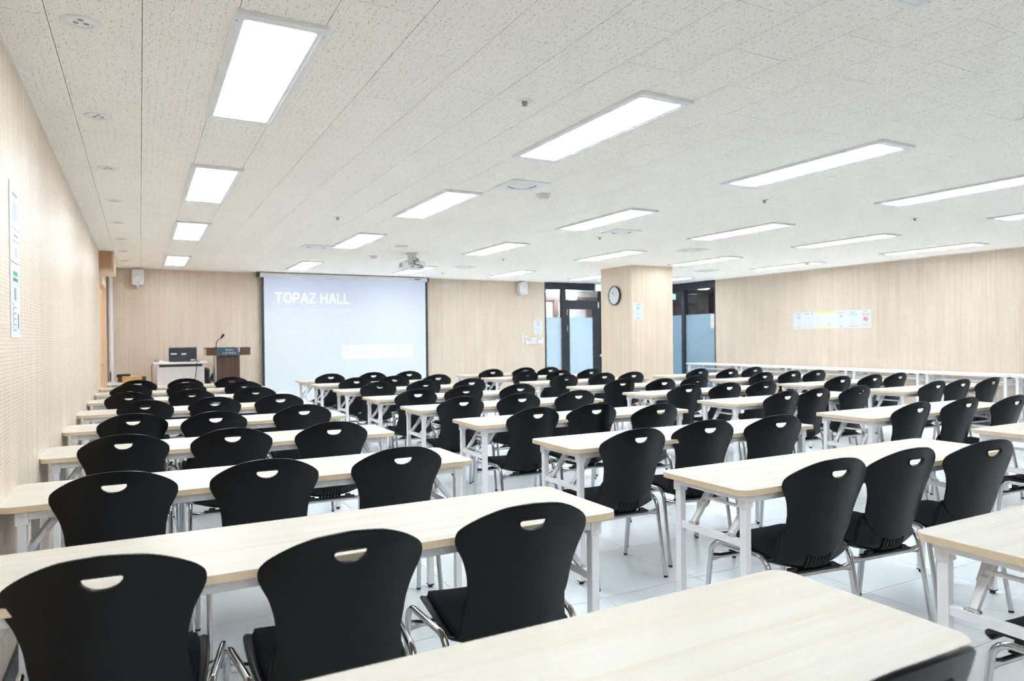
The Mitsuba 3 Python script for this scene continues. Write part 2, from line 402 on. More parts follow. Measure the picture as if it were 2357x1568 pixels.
corridor_lamp('added_glare_ball', 'glowing ball added for the reflected lamp glare above the black door', trimesh.creation.icosphere(2, .13).apply_translation((10.50, 16.0, 2.43)), [30, 31, 33], box(10.46, 10.54, 15.96, 16.04, 2.55, 2.60))  # added ball stands in for a downlight reflected in the glass
corridor_lamp('added_glare_ball', 'smaller glowing ball added for the glare left of the door post', trimesh.creation.icosphere(2, .075).apply_translation((9.94, 16.0, 2.46)), [30, 31, 33], box(9.91, 9.97, 15.97, 16.03, 2.53, 2.60))  # second added ball, for the smaller glare spot
def exit_sign(x0, x1, y0, y1, z0, z1, label, stem=0):
    k = thing('exit_sign', label, 'exit sign')
    put('housing', box(x0, x1, y0, y1, z0, z1, .004), 'mat_white', k)
    put('lit_face', box(x0 + .012, x1 - .012, y0 - .003, y0 + .001, z0 + .012, z1 - .012), 'mat_ink_mint', k, emitter=dict(type='area', radiance=dict(type='rgb', value=[.35, 1.5, 1.0])))
    if stem:
        put('stem', cyl(((x0 + x1) / 2, (y0 + y1) / 2, z1), ((x0 + x1) / 2, (y0 + y1) / 2, stem), .008), 'mat_white', k)
    # the running figure of the sign
    h = z1 - z0
    cx, cz = (x0 + x1) / 2, (z0 + z1) / 2
    put('running_figure', cat(cyl((cx - .02, y0 - .004, cz + .25 * h), (cx - .02, y0 - .006, cz + .25 * h), .012), cyl((cx - .02, y0 - .005, cz + .18 * h), (cx, y0 - .005, cz - .05 * h), .008), cyl((cx, y0 - .005, cz - .05 * h), (cx + .04, y0 - .005, cz - .28 * h), .006), cyl((cx, y0 - .005, cz - .05 * h), (cx - .04, y0 - .005, cz - .25 * h), .006), cyl((cx - .05, y0 - .005, cz + .05 * h), (cx + .03, y0 - .005, cz + .12 * h), .005)), 'mat_ink_green', k)
exit_sign(8.46, 8.80, 12.00, 12.03, 2.27, 2.42, 'green lit exit sign under the ceiling over the black door', ZC)
exit_sign(11.20, 11.55, 13.0, 13.04, 2.19, 2.34, 'green lit exit sign in the corridor behind the column', 2.60)

# ------------------------------------------------------------------ ceiling fittings
def lamp_meshes():
    w, l = .325, 1.30
    o, i1, i2 = rrect(w, l, .004), rrect(w - .036, l - .036, .006), rrect(w - .066, l - .10, .016)
    frame = cat(ring_prism(o, i1, -.016, 0), ring_prism(o.buffer(.001), o.buffer(-.012), -.004, 0))
    inner = ring_prism(i1.buffer(.002), i2, -.013, 0)
    diff = prism(i2.buffer(.002), -.010, -.003)
    screws = cat(*[cyl((sx * (w / 2 - .009), sy * (l / 2 - .06), -.016), (sx * (w / 2 - .009), sy * (l / 2 - .06), -.019), .004, 8) for sx in (-1, 1) for sy in (-1, 1)])
    return frame, inner, diff, screws
fr_, in_, di_, sc_ = lamp_meshes()
P_FRAME, P_INNER, P_SCREW = ply(fr_, 'mat_frame_white'), ply(in_, 'mat_frame_white'), ply(sc_, 'mat_steel')
P_DIFF = ply(di_, 'mat_white')
LX = [.31, 2.10, 3.905, 5.735, 7.54, 9.39]
LY = [.18, 2.58, 4.97, 7.38, 10.37, -2.22]  # lit panels of first and last rows: unseen, added to light the near hall
LNAME = ['line along the left wall', 'second line from the left wall', 'third line from the left wall', 'fourth line from the left wall', 'fifth line from the left wall', 'line along the right wall']
for i, x in enumerate(LX):
    for j, y in enumerate(LY):
        if (i == 5 and j == 1) or (j == 0 and i > 2) or (j == 5 and i > 1):
            continue
        lit = not (i == 1 and j == 0)
        if not lit:
            lab = 'unlit ceiling light panel cut by the top edge of the picture'
        else:
            lab = f'lit ceiling light panel, {["added_overhead", "first", "second", "third", "last", "added behind the viewer"][j]} in the {LNAME[i]}'
        k = thing('ceiling_light', lab, 'ceiling light', 'rectangular ceiling light panels')
        M = place(x + .16, y + .65, ZC - .0005)
        put('frame', P_FRAME, None, k, M); put('inner_rim', P_INNER, None, k, M); put('screws', P_SCREW, None, k, M)
        put('diffuser', P_DIFF, None, k, M, **(dict(emitter=dict(type='area', radiance=dict(type='rgb', value=LAMP))) if lit else {}))

P_DL = [ply(lathe([(.040, .006), (.043, -.004), (.062, -.005), (.066, 0)], 36), 'mat_frame_white', smooth=50), ply(lathe([(.001, .004), (.041, .004)], 24), 'mat_reflector'),
        [ply(lathe([(.001, -.002), (.008, -.002), (.0135, .004)], 12, (.019 * math.cos(a), .019 * math.sin(a), 0)), 'mat_grey', smooth=50) for a in (0.5, 2.6, 4.7)]]
for k, y in enumerate([2.95, 4.14, 5.34, 6.54, 7.74, 8.94, 10.13, 11.32]):
    t = thing('downlight', f'round unlit downlight beside the left wall, {ORD[k]}', 'downlight', 'downlights along the left wall')
    M = place(-.177, y, ZC - .0005)
    put('ring', P_DL[0], None, t, M); put('reflector', P_DL[1], None, t, M)
    for q in P_DL[2]:
        put('bulb', q, None, t, M)

def vent(x, y, label, r=.11):
    t = thing('ceiling_vent', label, 'ceiling vent', 'square ceiling air vents')
    M = place(x, y, ZC - .0005)
    put('plate', ring_prism(rrect(.325, .325, .006), Point(0, 0).buffer(r), -.008, 0), 'mat_frame_white', t, M)
    put('throat', lathe([(r, -.006), (r - .012, .02), (.001, .02)], 36), 'mat_grey', t, M)
    put('disc', lathe([(.001, -.014), (r - .045, -.014), (r - .02, -.004), (r - .024, .004), (.001, .006)], 36), 'mat_frame_white', t, M, smooth=40)
for x, y, lab in ((2.57, 4.60, 'square ceiling vent with round disc near the smoke detector, nearest'), (4.70, 6.16, 'square ceiling vent right of the second lamp in the third lamp line'), (6.58, 7.08, 'square ceiling vent in front of the column'), (1.94, 8.74, 'square ceiling vent beside a lamp above the projection screen side'),
                  (4.66, 10.28, 'square ceiling vent right of the projector'), (8.88, 9.19, 'square ceiling vent right of the column'), (4.37, 1.86, 'square ceiling vent cut by the right edge of the picture')):
    vent(x, y, lab)
for x, y, lab in ((2.89, 4.81, 'white smoke detector beside the nearest square ceiling vent'), (2.87, 9.38, 'white smoke detector left of the projector'), (9.42, 7.51, 'white smoke detector at the end of a right hand lamp')):
    t = thing('smoke_detector', lab, 'smoke detector', 'white smoke detectors')
    M = place(x, y, ZC - .0005)
    put('base', lathe([(.001, 0), (.055, 0), (.055, -.016), (.05, -.02), (.001, -.02)][::-1], 28), 'mat_white', t, M, smooth=40)
    put('head', lathe([(.042, -.02), (.042, -.030), (.036, -.042), (.001, -.046)][::-1], 28), 'mat_white', t, M, smooth=40)
t = thing('speaker_grille', 'flat round ceiling disc behind the projector lamp row', 'ceiling disc')
put('disc', lathe([(.08, 0), (.08, -.012), (.07, -.02), (.001, -.022)][::-1], 32, (2.88, 8.24, ZC - .0005)), 'mat_white', t, smooth=40)
for k, (x, y) in enumerate([(1.67, 2.95), (1.66, 6.55), (4.73, 4.20), (4.72, 6.60), (6.86, 4.20), (4.68, 8.95), (4.70, 11.3)]):
    lab = ['between the two nearest lamp lines', 'above the second desk column, far from the camera', 'between the third and fourth lamp lines, nearest', 'near a ceiling vent, between the third and fourth lamp lines', 'between the fourth and fifth lamp lines', 'right of the projector, third of its line', 'near the front wall, last of its line'][k]
    t = thing('sprinkler', 'small ceiling sprinkler ' + lab, 'sprinkler', 'ceiling sprinklers')
    M = place(x, y, ZC - .0005)
    put('escutcheon', lathe([(.038, 0), (.034, -.006), (.016, -.007)][::-1], 24), 'mat_white', t, M, smooth=40)
    put('head', cat(lathe([(.014, 0), (.014, -.014), (.009, -.016), (.009, -.024)][::-1], 14), lathe([(.001, -.026), (.014, -.026), (.014, -.023), (.001, -.023)], 14)), 'mat_grey', t, M, smooth=40)

# ------------------------------------------------------------------ projector
t = thing('projector', 'white projector hanging from the ceiling with a black cable', 'projector')
px, py, pz = 3.245, 8.88, 2.245
put('body', box(px - .155, px + .155, py - .11, py + .13, pz, pz + .095, .012), 'mat_white', t)
put('lens', cyl((px + .05, py + .12, pz + .045), (px + .05, py + .16, pz + .045), .03, 20), 'mat_charcoal', t, smooth=40)
for k in range(4):
    for q in range(2):
        put('vent_slot', box(px - .085 + k * .026 + q * .010, px - .079 + k * .026 + q * .010, py - .1125, py - .109, pz + .042, pz + .078), 'mat_grey', t)
put('side_grille', box(px - .157, px - .153, py - .08, py + .05, pz + .02, pz + .075), 'mat_grey', t)
put('socket_row', cat(box(px - .07, px - .055, py - .1125, py - .109, pz + .020, pz + .028), box(px - .045, px - .005, py - .1135, py - .109, pz + .018, pz + .030), box(px + .04, px + .10, py - .1125, py - .109, pz + .012, pz + .020)), 'mat_rubber', t)
put('mount_plate', cat(box(px - .10, px + .12, py - .06, py + .08, pz + .105, pz + .110), box(px - .09, px - .075, py - .05, py - .035, pz + .09, pz + .107), box(px + .09, px + .105, py - .05, py - .035, pz + .09, pz + .107), box(px - .09, px - .075, py + .05, py + .065, pz + .09, pz + .107)), 'mat_white', t)
put('mount_bracket', cat(box(px - .045, px + .05, py - .03, py - .024, pz + .11, ZC - .02), box(px - .045, px - .039, py - .03, py + .04, pz + .11, ZC - .02), box(px + .044, px + .05, py - .03, py + .04, pz + .11, ZC - .02), box(px - .065, px + .07, py - .05, py + .06, ZC - .022, ZC - .001)), 'mat_white', t)
put('bracket_bolts', cat(cyl((px, py - .034, ZC - .06), (px, py - .028, ZC - .06), .007), cyl((px, py - .034, ZC - .09), (px, py - .028, ZC - .09), .007)), 'mat_grey', t)
put('cable', tube(fillet([(px + .05, py - .02, pz + .15), (px + .07, py - .09, pz + .12), (px - .02, py - .13, pz + .10), (px - .0, py - .14, pz + .055), (px + .11, py - .14, pz + .03), (px + .10, py - .11, pz + .014)], [.015, .02, .02, .02, .012], 5), .0055, 8), 'mat_rubber', t, smooth=40)

# ------------------------------------------------------------------ projection screen
t = thing('projection_screen', 'large pull-down projection screen showing TOPAZ HALL on the front wall', 'projection screen')
yS = YF - .10
put('case', box(1.785, 4.785, YF - .15, YF - .035, 2.372, 2.450, .008), 'mat_white', t)
put('end_cap', box(1.74, 1.785, YF - .145, YF - .01, 2.38, 2.452, .004), 'mat_charcoal', t)
put('end_cap', box(4.785, 4.815, YF - .145, YF - .01, 2.372, 2.452, .004), 'mat_charcoal', t)
put('case_label', box(4.53, 4.63, YF - .1525, YF - .149, 2.404, 2.420), 'mat_ink_dark', t)
put('border', box(1.812, 4.80, yS, yS + .004, .14, 2.40), 'mat_charcoal', t)
put('weight_bar', cyl((1.80, yS, .135), (4.81, yS, .135), .014), 'mat_charcoal', t, smooth=40)
def slide(p, n, uv):
    v = dr.clip(uv.y, 0, 1)
    c = mix((0.13, 0.165, 0.19), (0.09, 0.115, 0.20), smoothstep(0.55, 1.0, v))
    return c
quad = trimesh.Trimesh([(1.852, yS - .003, .17), (4.755, yS - .003, .17), (4.755, yS - .003, 2.372), (1.852, yS - .003, 2.372)], [(0, 1, 2), (0, 2, 3)], process=False)
put('picture', ply(quad, 'mat_screen', uv=np.array([(0, 0), (1, 0), (1, 1), (0, 1.0)])), None, t, emitter=dict(type='area', radiance=proc(slide)))
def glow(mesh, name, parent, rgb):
    put(name, mesh, 'mat_paper_and_slide', parent, emitter=dict(type='area', radiance=dict(type='rgb', value=rgb)))  # projected parts, not paper: pale base colour and glow stand in for projector light
def text_on(text, x0, x1, z0, h, plane, face, bold=False, depth=.0015):
    """Lettering between x0 and x1 on a plane facing the camera: face '-y' (front), '-x' (right wall), '+x' (left wall)."""
    m = meshkit.text_mesh(text, h, depth, bold)
    b = m.bounds
    m.apply_translation((-b[0][0], 0, 0)); m.apply_scale([(x1 - x0) / (b[1][0] - b[0][0]), 1, 1])
    v = m.vertices.copy()
    m.vertices = np.stack([x0 + v[:, 0], plane - v[:, 2], z0 + v[:, 1]], 1)
    return m
def mirror_safe(m):
    m.fix_normals(); return m
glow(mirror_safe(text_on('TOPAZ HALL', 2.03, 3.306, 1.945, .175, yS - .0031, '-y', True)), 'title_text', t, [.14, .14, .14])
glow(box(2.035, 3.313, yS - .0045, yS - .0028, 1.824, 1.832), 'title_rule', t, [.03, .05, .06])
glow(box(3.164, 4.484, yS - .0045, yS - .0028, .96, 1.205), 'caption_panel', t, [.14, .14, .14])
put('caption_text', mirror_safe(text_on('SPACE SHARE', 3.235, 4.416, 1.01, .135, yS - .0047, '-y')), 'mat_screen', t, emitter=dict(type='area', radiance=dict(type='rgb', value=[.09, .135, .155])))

# ------------------------------------------------------------------ wall speakers
for x, lab in ((-.02, 'white wall speaker left of the projection screen'), (6.862, 'white wall speaker right of the projection screen')):
    t = thing('wall_speaker', lab, 'speaker', 'white wall speakers')
    M = place(x, YF - .02, 2.31)
    R90 = T().rotate([1, 0, 0], 90)
    put('cabinet', xf(prism(rrect(.17, .245, .03), 0, .14), T().translate([0, -.0, 0]) @ R90), 'mat_white', t, M)
    put('grille', xf(prism(rrect(.145, .22, .022), .139, .146), R90), 'mat_frame_white', t, M)
    put('cone', xf(lathe([(.001, .1455), (.045, .1455), (.05, .149), (.054, .1455)], 28), T().translate([0, 0, -.02]) @ R90), 'mat_white', t, M)
    put('badge', xf(lathe([(.010, .146), (.010, .15), (.001, .15)], 12), T().translate([0, 0, -.092]) @ R90), 'mat_grey', t, M)
    put('bracket', box(-.02, .02, -.10, .02, -.15, -.12), 'mat_white', t, M)

# ------------------------------------------------------------------ things on the front wall by the door
def sheet(name, label, cat_, x0, x1, z0, z1, plane, face, group=None):
    k = thing(name, label, cat_, group)
    return k, decal('sheet', k, x0, x1, z0, z1, plane, face, 0, .0012, 'mat_paper_and_slide')
def decal(name, parent, a0, a1, z0, z1, plane, face, lift, th, mat):
    if face == '-y':
        m = box(a0, a1, plane - lift - th, plane - lift, z0, z1)
    elif face == '-x':
        m = box(plane - lift - th, plane - lift, a0, a1, z0, z1)
    else:
        m = box(plane + lift, plane + lift + th, a0, a1, z0, z1)
    return put(name, m, mat, parent)
def info_poster(k, a0, a1, z0, z1, plane, face, flip=False):
    w, h = a1 - a0, z1 - z0
    decal('heading', k, a0 + .25 * w, a1 - .25 * w, z1 - .13 * h, z1 - .10 * h, plane, face, .0012, .0004, 'mat_ink_grey')
    decal('symbol', k, a0 + .36 * w, a1 - .36 * w, z1 - .42 * h, z1 - .22 * h, plane, face, .0012, .0004, 'mat_ink_pale')
    for q in range(3):
        decal('text_line', k, a0 + (.2 + .03 * q) * w, a1 - (.2 + .03 * q) * w, z0 + (.40 - .06 * q) * h, z0 + (.412 - .06 * q) * h, plane, face, .0012, .0004, 'mat_ink_pale')
    decal('footer', k, a0 + .38 * w, a1 - .38 * w, z0 + .10 * h, z0 + .135 * h, plane, face, .0012, .0004, 'mat_ink_grey')
k, _ = sheet('notice', 'white notice sheet on the front wall left of the black door', 'notice', 7.17, 7.38, 1.37, 1.667, YF - .0005, '-y'); info_poster(k, 7.17, 7.38, 1.37, 1.667, YF - .0005, '-y')
k, _ = sheet('notice', 'white notice sheet on the wood column right of the clock', 'notice', 7.03, 7.235, 1.57, 1.86, 8.9295, '-y'); info_poster(k, 7.03, 7.235, 1.57, 1.86, 8.9295, '-y')
k = thing('wall_label', 'small mint green label above the wall switches', 'label'); decal('sticker', k, 6.865, 6.935, 1.365, 1.40, YF, '-y', 0, .001, 'mat_ink_mint')
k = thing('wall_remote', 'white handset holder, leftmost of the fittings beside the front notice', 'wall holder')
put('holder', cat(box(6.875, 6.925, YF - .03, YF, 1.30, 1.345, .006), box(6.882, 6.918, YF - .026, YF, 1.19, 1.30, .006)), 'mat_white', k)
k = thing('wall_remote', 'white remote control in a wall cradle beside the square switches', 'remote control')
put('remote', box(6.978, 7.032, YF - .024, YF, 1.15, 1.315, .006), 'mat_white', k); put('display', box(6.992, 7.018, YF - .026, YF - .023, 1.268, 1.292), 'mat_ink_dark', k); put('knob', cyl((7.065, YF, 1.20), (7.065, YF - .03, 1.20), .026, 18), 'mat_white', k)
k = thing('wall_switch', 'square white switch plate below the front notice', 'switch'); put('plate', box(7.105, 7.235, YF - .014, YF, 1.17, 1.302, .004), 'mat_white', k); put('rocker', box(7.125, 7.215, YF - .018, YF - .013, 1.19, 1.282, .002), 'mat_paper_and_slide', k)
k = thing('thermostat', 'square white thermostat with small dark display next to the door glass', 'thermostat'); put('body', box(7.262, 7.392, YF - .018, YF, 1.17, 1.302, .005), 'mat_white', k); put('display', box(7.285, 7.335, YF - .020, YF - .017, 1.268, 1.284), 'mat_ink_dark', k)
k = thing('wall_label', 'small white label high on the front wall right of the screen', 'label'); decal('sticker', k, 5.19, 5.29, 2.31, 2.36, YF, '-y', 0, .001, 'mat_paper_and_slide')
# ------------------------------------------------------------------ clock on the column (its left face, x = 7.0)
k = thing('wall_clock', 'round black rimmed clock with white face on the column', 'clock')
Rx = T().translate([7.0, 9.36, 1.99]).rotate([0, 1, 0], -90)
put('case', xf(lathe([(.001, 0), (.155, 0), (.158, .012), (.158, .034), (.150, .038), (.145, .030)], 48), Rx), 'mat_rubber', k, smooth=40)
put('face', xf(lathe([(.001, .0275), (.1455, .0275)], 48), Rx), 'mat_paper_and_slide', k)
for a in range(12):
    an = a * math.pi / 6
    put('hour_mark', xf(xf(box(-.0035, .0035, .115, .135, .0275, .0285), T().rotate([0, 0, 1], -30.0 * a)), Rx @ T().rotate([0, 0, 1], 90)), 'mat_ink_pale', k)
for nm, ln, an, wd in (('hour_hand', .07, 298, .005), ('minute_hand', .10, 310, .0035)):
    put(nm, xf(xf(box(-wd, wd, -.015, ln, .029, .0305), T().rotate([0, 0, 1], float(an - 90))), Rx @ T().rotate([0, 0, 1], 90)), 'mat_ink_grey', k)
# ------------------------------------------------------------------ notices on the right wall
NR = [(8.44, 8.675, 'plain', 'white notice, leftmost of the six sheets on the right wall'), (8.235, 8.435, 'list', 'white list sheet, second from the left on the right wall'), (7.822, 8.228, 'yellow', 'wide sheet with yellow top and bottom bands on the right wall'),
      (7.577, 7.818, 'plain', 'white notice right of the yellow banded sheet on the right wall'), (7.352, 7.572, 'blue', 'white notice with a pale blue bar on the right wall'), (7.147, 7.348, 'red', 'white no smoking notice with red ring, rightmost on the right wall')]
for a0, a1, sort, lab in NR:
    k, _ = sheet('wall_notice', lab, 'notice', a0, a1, 1.405, 1.708, XR - .0005, '-x', 'notice sheets in a row on the right wall')
    w = a1 - a0
    D = lambda nm, f0, f1, g0, g1, mat, lift=.0012: decal(nm, k, a1 - f1 * w, a1 - f0 * w, 1.405 + g0 * .303, 1.405 + g1 * .303, XR - .0005, '-x', lift, .0004, mat)
    if sort == 'plain':
        info_poster(k, a0, a1, 1.405, 1.708, XR - .0005, '-x')
    elif sort == 'list':
        D('heading', .1, .5, .86, .90, 'mat_ink_grey'); D('emblem', .75, .85, .84, .91, 'mat_ink_dark')
        for q in range(6):
            D('bullet', .12, .18, .12 + .11 * q, .16 + .11 * q, 'mat_ink_pink'); D('text_line', .35, .85, .12 + .11 * q, .15 + .11 * q, 'mat_ink_pale')
    elif sort == 'yellow':
        D('top_band', .02, .98, .90, .97, 'mat_ink_yellow'); D('bottom_band', .02, .98, .03, .08, 'mat_ink_yellow')
        for q in range(4):
            D('text_line', .08, .22, .2 + .15 * q, .24 + .15 * q, 'mat_ink_pink')
        for q in range(5):
            D('text_line', .28, .75, .2 + .13 * q, .215 + .13 * q, 'mat_ink_pale')
        m = xf(lathe([(.024, 0), (.024, .0006), (.030, .0006), (.030, 0)], 24), T().translate([XR - .0022, a0 + .25 * w, 1.49]).rotate([0, 1, 0], -90))
        put('stamp', m, 'mat_ink_pink', k)
    elif sort == 'blue':
        D('heading', .2, .6, .86, .89, 'mat_ink_grey'); D('blue_bar', .15, .82, .72, .79, 'mat_ink_blue')
        for q in range(5):
            D('text_line', .2, .7, .2 + .07 * q, .215 + .07 * q, 'mat_ink_pale')
        D('footer', .15, .85, .1, .125, 'mat_ink_grey')
    else:
        D('heading', .35, .6, .90, .93, 'mat_ink_grey'); D('title', .15, .4, .68, .84, 'mat_ink_pink'); D('title', .45, .85, .70, .80, 'mat_ink_pink')
        A = T().translate([XR - .0024, (a0 + a1) / 2, 1.555]).rotate([0, 1, 0], -90)
        put('ring', xf(lathe([(.030, 0), (.030, .0006), (.038, .0006), (.038, 0)], 28), A), 'mat_ink_red', k)
        put('bar', xf(xf(box(-.034, .034, -.005, .005, 0, .0008), T().rotate([0, 0, 1], 45)), A), 'mat_ink_red', k)
        put('cigarette', xf(box(-.006, .006, -.024, .02, 0, .0006), A), 'mat_ink_dark', k)
        for q in range(2):
            D('text_line', .15, .85, .1 + .1 * q, .14 + .1 * q, 'mat_ink_pink')
# ------------------------------------------------------------------ notices on the left wall
XP = XL + .0005
def on_left(name, k, a0, a1, z0, z1, mat, lift=.003):
    return decal(name, k, a0, a1, z0, z1, XP, '+x', lift, .0004, mat)
def left_text(text, k, a0, a1, z0, h, mat, name):
    m = meshkit.text_mesh(text, h, .0006, True)
    b = m.bounds; m.apply_translation((-b[0][0], 0, 0)); m.apply_scale([(a1 - a0) / (b[1][0] - b[0][0]), 1, 1])
    v = m.vertices.copy(); m.vertices = np.stack([XP + .003 + v[:, 2], a0 + v[:, 0], z0 + v[:, 1]], 1)
    put(name, mirror_safe(m), mat, k)
for z0, z1, lab, low in ((1.63, 1.945, 'laminated white notice, upper of the two on the left wall', False), (1.322, 1.622, 'laminated white notice with green heading, lower on the left wall', True)):
    k = thing('left_notice', lab, 'notice')
    decal('sheet', k, 3.335, 3.575, z0, z1, XP, '+x', 0, .003, 'mat_paper_and_slide')
    if not low:
        on_left('heading', k, 3.40, 3.52, z1 - .045, z1 - .033, 'mat_ink_grey'); on_left('symbol', k, 3.41, 3.50, 1.80, 1.875, 'mat_ink_pale')
        for z in (1.765, 1.715):
            on_left('rule', k, 3.38, 3.55, z, z + .003, 'mat_ink_grey')
        on_left('text_line', k, 3.43, 3.53, 1.735, 1.745, 'mat_ink_grey'); on_left('emblem', k, 3.45, 3.50, 1.65, 1.69, 'mat_ink_pale')
    else:
        left_text('NAVER', k, 3.40, 3.51, 1.575, .017, 'mat_ink_green', 'heading_text')
        for q in range(3):
            on_left('subheading', k, 3.40 + .04 * q, 3.43 + .04 * q, 1.552, 1.566, 'mat_ink_dark')
        on_left('text_line', k, 3.36, 3.55, 1.535, 1.541, 'mat_ink_mint'); on_left('symbol', k, 3.42, 3.47, 1.475, 1.525, 'mat_ink_grey')
        for q in range(5):
            on_left('bullet', k, 3.385, 3.395, 1.452 - .023 * q, 1.462 - .023 * q, 'mat_ink_dark'); on_left('text_line', k, 3.385, 3.47, 1.442 - .023 * q, 1.447 - .023 * q, 'mat_ink_grey')
        on_left('phone', k, 3.51, 3.53, 1.36, 1.42, 'mat_ink_dark'); on_left('highlight', k, 3.39, 3.48, 1.355, 1.372, 'mat_ink_mint')
# shreds of old tape left high on the walls
tape_rng = random.Random(3)
def tape(label, spots, face):
    k = thing('tape_mark', label, 'tape residue')
    for (a, z, w, h) in spots:
        decal('shred', k, a, a + w, z, z + h, {'-y': YF, '-x': XR, '+x': XL}[face], face, .0006, .0006, 'mat_paper_and_slide')
tape('white tape residue high on the right wall', [(5.95 + i * .11 + tape_rng.random() * .05, 2.33 + tape_rng.random() * .03, .04 + .05 * tape_rng.random(), .012 + .01 * tape_rng.random()) for i in range(8)], '-x')
tape('white tape residue high on the front wall right of the screen', [(4.95 + i * .07 + tape_rng.random() * .03, 2.28 + tape_rng.random() * .07, .03 + .03 * tape_rng.random(), .008 + .01 * tape_rng.random()) for i in range(7)], '-y')
tape('white tape shreds scattered high on the left wall', [(4.0 + tape_rng.random() * 3.5, 1.75 + tape_rng.random() * .6, .012 + .02 * tape_rng.random(), .010 + .02 * tape_rng.random()) for i in range(22)], '+x')

# ------------------------------------------------------------------ stage corner: desk, monitor, lectern ...
struct('platform', box(XL + .001, 1.62, 10.75, YF - .001, 0, .22, .004), 'mat_plain_wood', 'low wooden platform at the front left')
Z0 = .22
t = thing('desk', 'white desk with a front panel carrying the black monitor', 'desk')
put('desk_top', box(.165, .89, 11.30, 11.86, .965, .995, .004), 'mat_white', t)
put('front_panel', box(.235, .835, 11.36, 11.375, Z0 + .02, .925), 'mat_white', t)
for x in (.215, .82):
    put('side_panel', box(x, x + .025, 11.34, 11.84, Z0, .965), 'mat_white', t)
put('rail', box(.24, .82, 11.60, 11.62, .90, .965), 'mat_grey', t)
t = thing('monitor', 'black monitor seen from behind on the white desk', 'monitor')
put('back_shell', box(.372, .750, 11.43, 11.455, 1.000, 1.212, .006), 'mat_charcoal', t)
put('stand_base', box(.40, .72, 11.44, 11.66, .996, 1.006, .003), 'mat_rubber', t)
for a0, a1, z0, z1 in ((.398, .482, 1.105, 1.125), (.54, .605, 1.10, 1.125), (.665, .73, 1.012, 1.032)):
    put('sticker', box(a0, a1, 11.4275, 11.4305, z0, z1, .001), 'mat_paper_and_slide', t)
t = thing('power_adapter', 'white power adapter tangle at the left end of the desk', 'adapter')
put('plug', box(.245, .30, 11.40, 11.45, .996, 1.022, .006), 'mat_white', t)
put('cord', tube([(.21 + .03 * math.sin(a * 1.7), 11.42 + .03 * math.cos(a * 2.3), 1.002 + .035 * abs(math.sin(a))) for a in np.linspace(0, 6, 24)], .004, 6), 'mat_grey', t, smooth=40)
t = thing('desk_cable', 'thin black cable hanging over the right end of the white desk', 'cable')
put('cable', tube(fillet([(.80, 11.55, 1.002), (.77, 11.38, 1.006), (.745, 11.285, 1.0), (.70, 11.275, .60), (.66, 11.29, .26)], [.03, .03, .05], 5), .005, 6), 'mat_rubber', t, smooth=40)
t = thing('desk_cable', 'thin black cable hanging left of the white desk', 'cable')
put('cable', tube(fillet([(.30, 11.55, 1.001), (.19, 11.52, 1.003), (.145, 11.5, .95), (.15, 11.5, .5), (.19, 11.48, .24)], [.02, .03, .05], 5), .004, 6), 'mat_rubber', t, smooth=40)
t = thing('office_chair', 'black leather armchair behind the white desk', 'chair')
ox, oy = .77, 12.13
put('seat', box(ox - .22, ox + .22, oy - .24, oy + .2, Z0 + .40, Z0 + .50, .03), 'mat_leather', t)
put('backrest', xf(box(-.20, .20, -.03, .05, 0, .22, .03), T().translate([ox + .0, oy - .16, Z0 + .44]).rotate([1, 0, 0], 6)), 'mat_leather', t)
for s in (-1, 1):
    put('armrest', tube(fillet([(ox + s * .235, oy - .14, Z0 + .44), (ox + s * .275, oy - .14, Z0 + .55), (ox + s * .275, oy + .14, Z0 + .55), (ox + s * .235, oy + .14, Z0 + .44)], [.05, .05], 5), .024, 10), 'mat_leather', t, smooth=40)
put('column', cyl((ox, oy, Z0 + .08), (ox, oy, Z0 + .40), .03), 'mat_chrome', t, smooth=40)
for a in range(5):
    an = a * 2 * math.pi / 5 + .3
    put('base_arm', cyl((ox, oy, Z0 + .09), (ox + .27 * math.cos(an), oy + .27 * math.sin(an) * .9, Z0 + .05), .018, 10), 'mat_rubber', t, smooth=40)
    put('caster', lathe([(.001, -.012), (.022, -.012), (.025, 0), (.022, .012), (.001, .012)], 14).apply_transform(trimesh.transformations.rotation_matrix(math.pi / 2, [1, 0, 0])).apply_translation((ox + .27 * math.cos(an), oy + .27 * math.sin(an) * .9, Z0 + .026)), 'mat_rubber', t, smooth=40)
# lectern
t = thing('lectern', 'dark wood lectern with a blue name plate and gooseneck microphone', 'lectern')
lx, ly = 1.165, 11.25
put('column', box(1.005, 1.335, ly, ly + .30, Z0 + .05, 1.085, .004), 'mat_darkwood', t)
put('side_rail', box(.985, 1.006, ly - .002, ly + .30, Z0 + .05, 1.085), 'mat_steel', t)
put('base', box(.93, 1.40, ly - .05, ly + .38, Z0, Z0 + .05, .006), 'mat_darkwood', t)
top_poly = Polygon([(.865, ly + .02), (1.02, ly - .06), (1.165, ly - .075), (1.31, ly - .06), (1.49, ly + .02), (1.49, ly + .36), (.865, ly + .36)])
put('reading_top', prism(top_poly, 1.085, 1.19), 'mat_darkwood', t)
put('end_trim', box(.858, .868, ly + .015, ly + .362, 1.09, 1.185), 'mat_steel', t)
put('desk_board', prism(top_poly.buffer(.004), 1.19, 1.202), 'mat_darkwood', t)
bsdf('mat_plate', (0.045, 0.085, 0.12), 0.4)
plate = put('name_plate', prism(Polygon([(1.0, ly - .056), (1.0, ly - .066), (1.165, ly - .083), (1.335, ly - .064), (1.335, ly - .054), (1.165, ly - .074)]), 1.080, 1.205), 'mat_plate', t)
def strokes(syl, x0, z0, w, h, y):
    out = []
    for a, b, c, d in syl:
        out.append(cyl((x0 + a * w, y, z0 + b * h), (x0 + c * w, y, z0 + d * h), .0022, 6))
    return out
